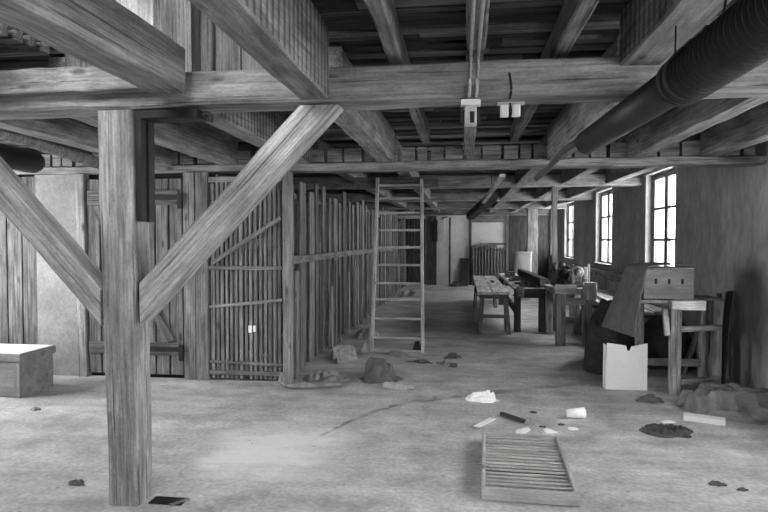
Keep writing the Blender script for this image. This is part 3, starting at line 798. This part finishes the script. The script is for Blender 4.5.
tag(o, 'grey cloth draped over the drawer box and hanging down beside the table', 'cloth', None, 'thing')

# cardboard box with a notch
t = thing('cardboard_box', 'white cardboard box with notched front, in front of the side table', 'box', (1.71, 6.75, 0))
fx0, fx1, fy = 1.525, 1.95, 6.62
bm = bmesh.new()
prof = [(0, 0), (.425, 0), (.425, .505), (.26, .465), (.245, .42), (.222, .42), (.205, .475), (.012, .50)]
fr = [bm.verts.new((p[0], 0, p[1])) for p in prof]; bk = [bm.verts.new((p[0], .006, p[1])) for p in prof]
bm.faces.new(fr); bm.faces.new(bk[::-1])
for i in range(len(prof)): bm.faces.new((fr[i], fr[(i + 1) % len(prof)], bk[(i + 1) % len(prof)], bk[i]))
from_bm('front_panel', bm, M['card'], t, Matrix.Translation(V((fx0, fy, .004))))
box('side_panel', (fx0, fy + .007, .004), (fx0 + .006, fy + .12, .48), M['card'], t, .001); box('side_panel', (fx1 - .006, fy + .007, .004), (fx1, fy + .12, .48), M['card'], t, .001)
box('back_panel', (fx0, fy + .121, .004), (fx1, fy + .127, .30), M['card'], t, .001); box('base_panel', (fx0 + .007, fy + .008, .004), (fx1 - .007, fy + .12, .01), M['card'], t, .001)
box('fold_flap', (fx0 + .01, fy - .005, .006), (fx1 - .012, fy - .001, .335), M['card'], t, .001)

# planks leaning on the wall
for (x, y, w, h, mt, lb) in ((2.62, 7.55, .13, .90, 'plank', 'short grey plank leaning on the wall directly behind the side table'), (2.76, 7.36, .10, .98, 'dark', 'dark plank leaning on the wall right of the side table'),
                             (2.78, 7.24, .06, 1.0, 'slat', 'narrow pale batten leaning among the dark planks by the side table'), (2.86, 7.08, .17, 1.03, 'dark', 'wide dark plank leaning on the wall above the blanket')):
    o = board('leaning_plank', (x, y, 0.004), (x + (2.99 - x) * .95, y + .05, h), w, .025, M[mt], None, (0, 1, 0) if mt != 'x' else None, .003)
    tag(o, lb, 'plank', 'planks leaning by the side table', 'thing')

# ------------------------------------------------------------------ on the floor
t = heap('wool_blanket', (2.52, 5.98), .45, .44, .25, M['ragw'], 27, -.5, 2.8, .14, 56, 200, (-.1, .1), aniso=.4, skew=.9, caps=20, thick=.15)
tag(t, 'crumpled grey wool blanket on the floor against the wall', 'blanket', None, 'thing')
o = heap('rag', (1.86, 6.22), .12, .09, .06, M['blanket'], 23, .2, 3, .3, caps=7, thick=.35)
tag(o, 'small dark rag at the foot of the side table', 'rag', None, 'thing')
o = board('wood_offcut', (1.97, 5.62, .025), (2.27, 5.50, .025), .12, .045, M['card'], None, (0, 1, 0), .003)
tag(o, 'white flat offcut on the floor in front of the blanket', 'offcut', None, 'thing')
o = heap('dirt_pile', (1.71, 5.22), .19, .15, .06, M['dirt'], 31, .1, 9, .3, 26, 90, ridge=.95)
tag(o, 'flat pile of dark dirt on the floor, in front of the white offcut', 'dirt', None, 'stuff')
o = heap('paper_scrap', (1.80, 5.50), .06, .03, .02, M['white'], 33, .2, 3, .3, 6, 24); tag(o, 'tiny pale scrap behind the dirt pile', 'scrap', None, 'thing')
o = heap('white_rag', (.21, 6.05), .17, .13, .09, M['white'], 35, 0, 4, .3, 26, 100, aniso=.45, caps=10, thick=.18)
tag(o, 'crumpled white rag alone on the floor between ladder and pallet', 'rag', None, 'thing')
t = thing('paper_cup', 'white cup lying on its side among the litter', 'cup', (1.0, 5.5, .045))
bm = bmesh.new(); tube_bm([(0, 0, 0), (.15, .03, 0), (.148, .03, 0), (.01, .002, 0)], [.036, .05, .044, .032], 20, bm)
from_bm('cup_body', bm, M['white'], t, Matrix.Translation(V((.94, 5.49, .052))), True)
o = board('wood_stick', (.36, 5.52, .02), (.55, 5.30, .02), .035, .03, M['dark'], None, None, .004)
tag(o, 'dark stick on the floor behind the slatted pallet', 'stick', None, 'thing')
o = heap('crumb', (.585, 5.30), .05, .05, .05, M['ragp'], 37, 0, 2, .2, 6, 20); tag(o, 'pale lump at the end of the dark stick', 'lump', None, 'thing')
for (x, y, rx, ry, s, lb) in ((.51, 5.08, .12, .05, 1, 'white paper sheet lying right behind the pallet'), (.73, 5.11, .07, .045, 2, 'smaller paper scrap behind the pallet, right of the white sheet'),
                              (.93, 5.20, .05, .04, 3, 'paper scrap in front of the lying cup'), (.68, 4.90, .09, .035, 5, 'paper scrap at the right back corner of the pallet')):
    o = heap('paper_scrap', (x, y), rx, ry, .014, M['white'], 40 + s, s, 2, .3, 6, 24); tag(o, lb, 'paper', 'paper scraps behind the pallet', 'thing')
o = board('paper_scrap', (.13, 5.07, .03), (.27, 5.25, .05), .07, .006, M['white'], None, None, .001); tag(o, 'white folded card scrap at the left back corner of the pallet', 'paper', None, 'thing')
for (x, y, r, lb) in ((.66, 5.65, .035, 'small dark lump near the cup, farther one'), (.69, 5.22, .03, 'small dark lump near the cup, nearer one'), (.86, 5.3, .035, 'dark scrap against the lying cup'),
                      (1.66, 4.13, .05, 'dark crumb on the bare floor at lower right'), (1.78, 4.06, .035, 'smaller dark crumb on the bare floor at lower right'), (-2.5, 3.6, .06, 'dark crumbs on the floor left of the post foot'),
                      (-3.98, 5.14, .06, 'pale crumbs on the floor near the chest')):
    o = heap('floor_crumb', (x, y), r * .9, r * .6, r * .45, M['dirt'] if 'pale' not in lb else M['rag'], int(x * 50), 0, 3, .4, 6, 24); tag(o, lb, 'crumb', None, 'thing')

# slatted pallet
t = thing('slatted_pallet', 'flat slatted wooden tray lying in the foreground', 'pallet', (.43, 4.2, 0), 0)
c0 = Matrix.Translation(V((.415, 3.68, 0))) @ Matrix.Rotation(math.radians(-2.2), 4, 'Z')
def pb(name, lo, hi, mt='crate'):
    lo, hi = V(lo), V(hi); d = hi - lo; a = max(range(3), key=lambda i: d[i]); c = (lo + hi) / 2
    p0, p1 = c.copy(), c.copy(); p0[a] = lo[a]; p1[a] = hi[a]; s = (a + 1) % 3; sd = V((0, 0, 0)); sd[s] = 1
    return board(name, c0 @ p0, c0 @ p1, d[s], d[(a + 2) % 3], M[mt], t, c0.to_3x3() @ sd, .003)
pb('front_board', (-.29, 0, .004), (.29, .022, .085)); pb('back_board', (-.29, 1.06, .004), (.29, 1.082, .085))
pb('side_board', (-.29, .023, .004), (-.266, 1.059, .085)); pb('side_board', (.266, .023, .004), (.29, 1.059, .085))
for k in range(16):
    y = .10 + k * .0605
    pb('slat', (-.264, y, .058), (.264, y + R(.024, .031), .068))
pb('bottom_runner', (-.264, .45, .004), (.264, .50, .043), 'dark')

# rags by the partition and ladder
o = heap('rag', (-1.52, 6.66), .28, .22, .12, M['rag'], 51, -.1, 5, .25, 34, 120, aniso=.4, caps=12, thick=.15); tag(o, 'flat grey rag at the foot of the corner post', 'rag', None, 'thing')
o = tube('cloth_strip', bez([(-1.93, 6.30, .16), (-1.94, 6.26, .06), (-1.80, 6.20, .035), (-1.5, 6.28, .035), (-1.28, 6.36, .035)]), .022, M['rag'], None, 10); tag(o, 'rolled grey cloth strip curling in front of the corner post', 'cloth', None, 'thing')
t = heap('sack_cloth', (-.92, 6.78), .25, .22, .25, M['blanket'], 58, .3, 2.6, .2, 40, 130, (-.2, .15), skew=-.6, caps=8, thick=.3); tag(t, 'dark bunched sack lying on the floor in front of the ladder', 'sack', None, 'thing')
o = heap('rag', (-.70, 6.42), .24, .07, .08, M['ragp'], 57, -.45, 4, .2, 24, 90, aniso=.25, skew=.1, caps=9, thick=.25); tag(o, 'pale cloth flap beside the dark bunched sack', 'rag', None, 'thing')
o = heap('rag', (-1.58, 7.95), .18, .36, .17, M['ragp'], 59, .2, 5, .25, 30, 110, aniso=.4, caps=11, thick=.16); tag(o, 'pale crumpled rag at the foot of the plank row', 'rag', None, 'thing')
o = heap('rag', (-1.55, 9.8), .18, .35, .14, M['ragp'], 61, .1, 4, .3); tag(o, 'pale rag at the plank row behind the ladder', 'rag', None, 'thing')
for (x, y, rx, ry, h, mt, rz, lb) in ((-.86, 8.22, .24, .07, .07, 'ragp', -.5, 'twisted pale cloth strip in front of the ladder foot'), (-.53, 7.80, .13, .06, .05, 'blanket', -.3, 'dark cloth strip in front of the ladder'),
                                      (-.20, 7.76, .11, .07, .04, 'rag', .1, 'grey scrap right of the dark cloth strip'), (-.12, 8.15, .12, .07, .06, 'blanket', .2, 'dark scrap on the floor right of the ladder'),
                                      (-.10, 7.58, .05, .05, .06, 'blanket', 0, 'small dark block on the floor right of the ladder'), (-.62, 8.62, .09, .08, .14, 'ragd', 0, 'dark lump behind the right foot of the ladder'),
                                      (-1.45, 17.0, .35, .3, .22, 'rag', 0, 'grey bundle on the floor before the end wall door'), (-.15, 20.9, .3, .2, .2, 'ragd', 0, 'dark bundle at the foot of the pale wall panel')):
    o = heap('floor_rag', (x, y), rx, ry, h, M[mt], int(abs(x) * 90) + 3, rz, 4, .45, 18, 80, aniso=.4, caps=9, thick=.18); tag(o, lb, 'rag', None, 'thing')
o = board('wood_wedge', (-1.36, 8.36, .004), (-1.36, 8.42, .14), .12, .03, M['ladder'], None, (1, 0, 0), .003, 1, 0, .02); tag(o, 'pale wooden wedge at the left foot of the ladder', 'wedge', None, 'thing')
# plate by the post foot
t = thing('floor_plate', 'dark metal floor plate with a cut corner beside the post foot', 'plate', (-1.74, 3.44, 0))
box('plate', (-1.88, 3.38, .002), (-1.67, 3.48, .008), M['iron'], t, .002); board('strip', (-1.73, 3.36, .012), (-1.66, 3.46, .012), .03, .008, M['steel'], t, None, .002)

# ------------------------------------------------------------------ end wall
EY = YB
t = thing('door_2', 'dark plank door in the end wall behind the ladder', 'door', (-1.75, EY, 0)); t['kind'] = 'structure'
for k in range(5): box('plank', (-2.28 + k * .2, EY - .05, .02), (-2.09 + k * .2, EY - .01, 2.36), M['dark'], t)
box('ledge', (-2.27, EY - .08, 1.1), (-1.3, EY - .052, 1.22), M['dark'], t)
box('latch', (-1.30, EY - .09, 1.15), (-1.256, EY - .055, 1.27), M['steel'], t, .003)
o = box('trim_1', (-1.25, EY - .06, 0), (-.90, EY - .005, 2.46), M['dark'], None, .006); tag(o, 'dark upright board beside the end wall door', 'board', None, 'structure')
o = box('trim_2', (-2.3, EY - .07, 2.475), (3.0, EY - .012, 2.78), M['door'], None, .006, 6, .003); tag(o, 'grey board band along the top of the end wall', 'board', None, 'structure')
o = box('trim_3', (.26, EY - .06, 0), (.345, EY - .005, 2.46), M['door'], None, .006); tag(o, 'upright stud left of the radiator', 'board', None, 'structure')
o = box('trim_4', (.35, EY - .06, 2.22), (1.5, EY - .005, 2.46), M['door'], None, .006); tag(o, 'lintel board above the radiator panel', 'board', None, 'structure')
o = box('trim_5', (1.52, EY - .06, 0), (1.62, EY - .005, 2.46), M['door'], None, .006); tag(o, 'upright stud right of the radiator', 'board', None, 'structure')
o = box('trim_6', (1.63, EY - .05, 0), (3.0, EY - .005, 2.46), M['dark'], None, .006); tag(o, 'dark boarded corner of the end wall beyond the broad post', 'board', None, 'structure')
o = tube('wall_pipe', [(-.42, EY - .03, .02), (-.42, EY - .03, 2.4)], .02, M['dark'], None, 8); tag(o, 'thin upright pipe on the pale end wall panel', 'pipe', None, 'thing')
t = thing('fuse_box', 'dark fuse box with conduit high on the pale end wall panel', 'fuse box', (-.8, EY - .1, 1.9))
box('case', (-.86, EY - .16, 1.55), (-.62, EY - .01, 2.32), M['conduit'], t, .01); box('cover', (-.985, EY - .17, 1.55), (-.875, EY - .062, 2.25), M['iron'], t, .006)
tube('conduit', bez([(-.7, EY - .08, 2.33), (-.65, EY - .06, 2.4), (-.5, EY - .06, 2.42)]), .02, M['iron'], t, 8)
o = board('leaning_board', (.05, EY - .35, .004), (.10, EY - .04, .95), .30, .03, M['dark'], None, (1, 0, 0), .003); tag(o, 'short dark board leaning on the end wall left of the radiator', 'board', None, 'thing')
t = thing('column_radiator', 'cast iron column radiator on the end wall behind the benches', 'radiator', (.97, EY - .2, 0))
for k in range(12):
    x = .36 + k * .104
    bm = bmesh.new(); beam_bm(1.2, .20, .052, .022, 1, 0, None, bm)
    m, L = frame_of((x + .031, EY - .24, .14), (x + .031, EY - .24, 1.34), (0, 1, 0))
    from_bm('column', bm, M['radiator'], t, m)
for z in (.22, 1.26): tube('header_pipe', [(.36, EY - .24, z), (1.57, EY - .24, z)], .035, M['radiator'], t, 10)
for x in (.38, 1.52): box('foot', (x, EY - .30, 0), (x + .045, EY - .18, .14), M['radiator'], t, .006)
for (a, b, z0, z1, lb) in ((.38, 1.2, 1.345, 1.42, 'thick dark board lying on the radiator'), (.62, 1.5, 1.425, 1.50, 'pale board on top of the boards on the radiator')):
    o = box('shelf_board', (a, EY - .38, z0), (b, EY - .10, z1), M['door'] if 'dark' in lb else M['plank'], None, .005); tag(o, lb, 'board', None, 'thing')

# ------------------------------------------------------------------ light and camera
w = bpy.data.worlds.new('overcast'); S.world = w; w.use_nodes = True
bg = w.node_tree.nodes['Background']; bg.inputs[0].default_value = (1, 1, 1, 1); bg.inputs[1].default_value = 11.0
cam = bpy.data.cameras.new('camera'); co = bpy.data.objects.new('camera', cam); COL.objects.link(co)
cam.sensor_width = 36.0; cam.lens = 600 / 768 * 36; cam.clip_end = 200
co.location = (0, 0, 1.6)
co.rotation_euler = (math.radians(90 - 1.53), 0, math.radians(7.4))
S.camera = co
S.view_settings.view_transform = 'Standard'; S.view_settings.look = 'None'
S.view_settings.gamma = 1.0; S.view_settings.use_curve_mapping = False
S.view_settings.exposure = 1.6
S.cycles.max_bounces = 10; S.cycles.diffuse_bounces = 6; S.cycles.transparent_max_bounces = 8
S.cycles.sample_clamp_indirect = 6.0
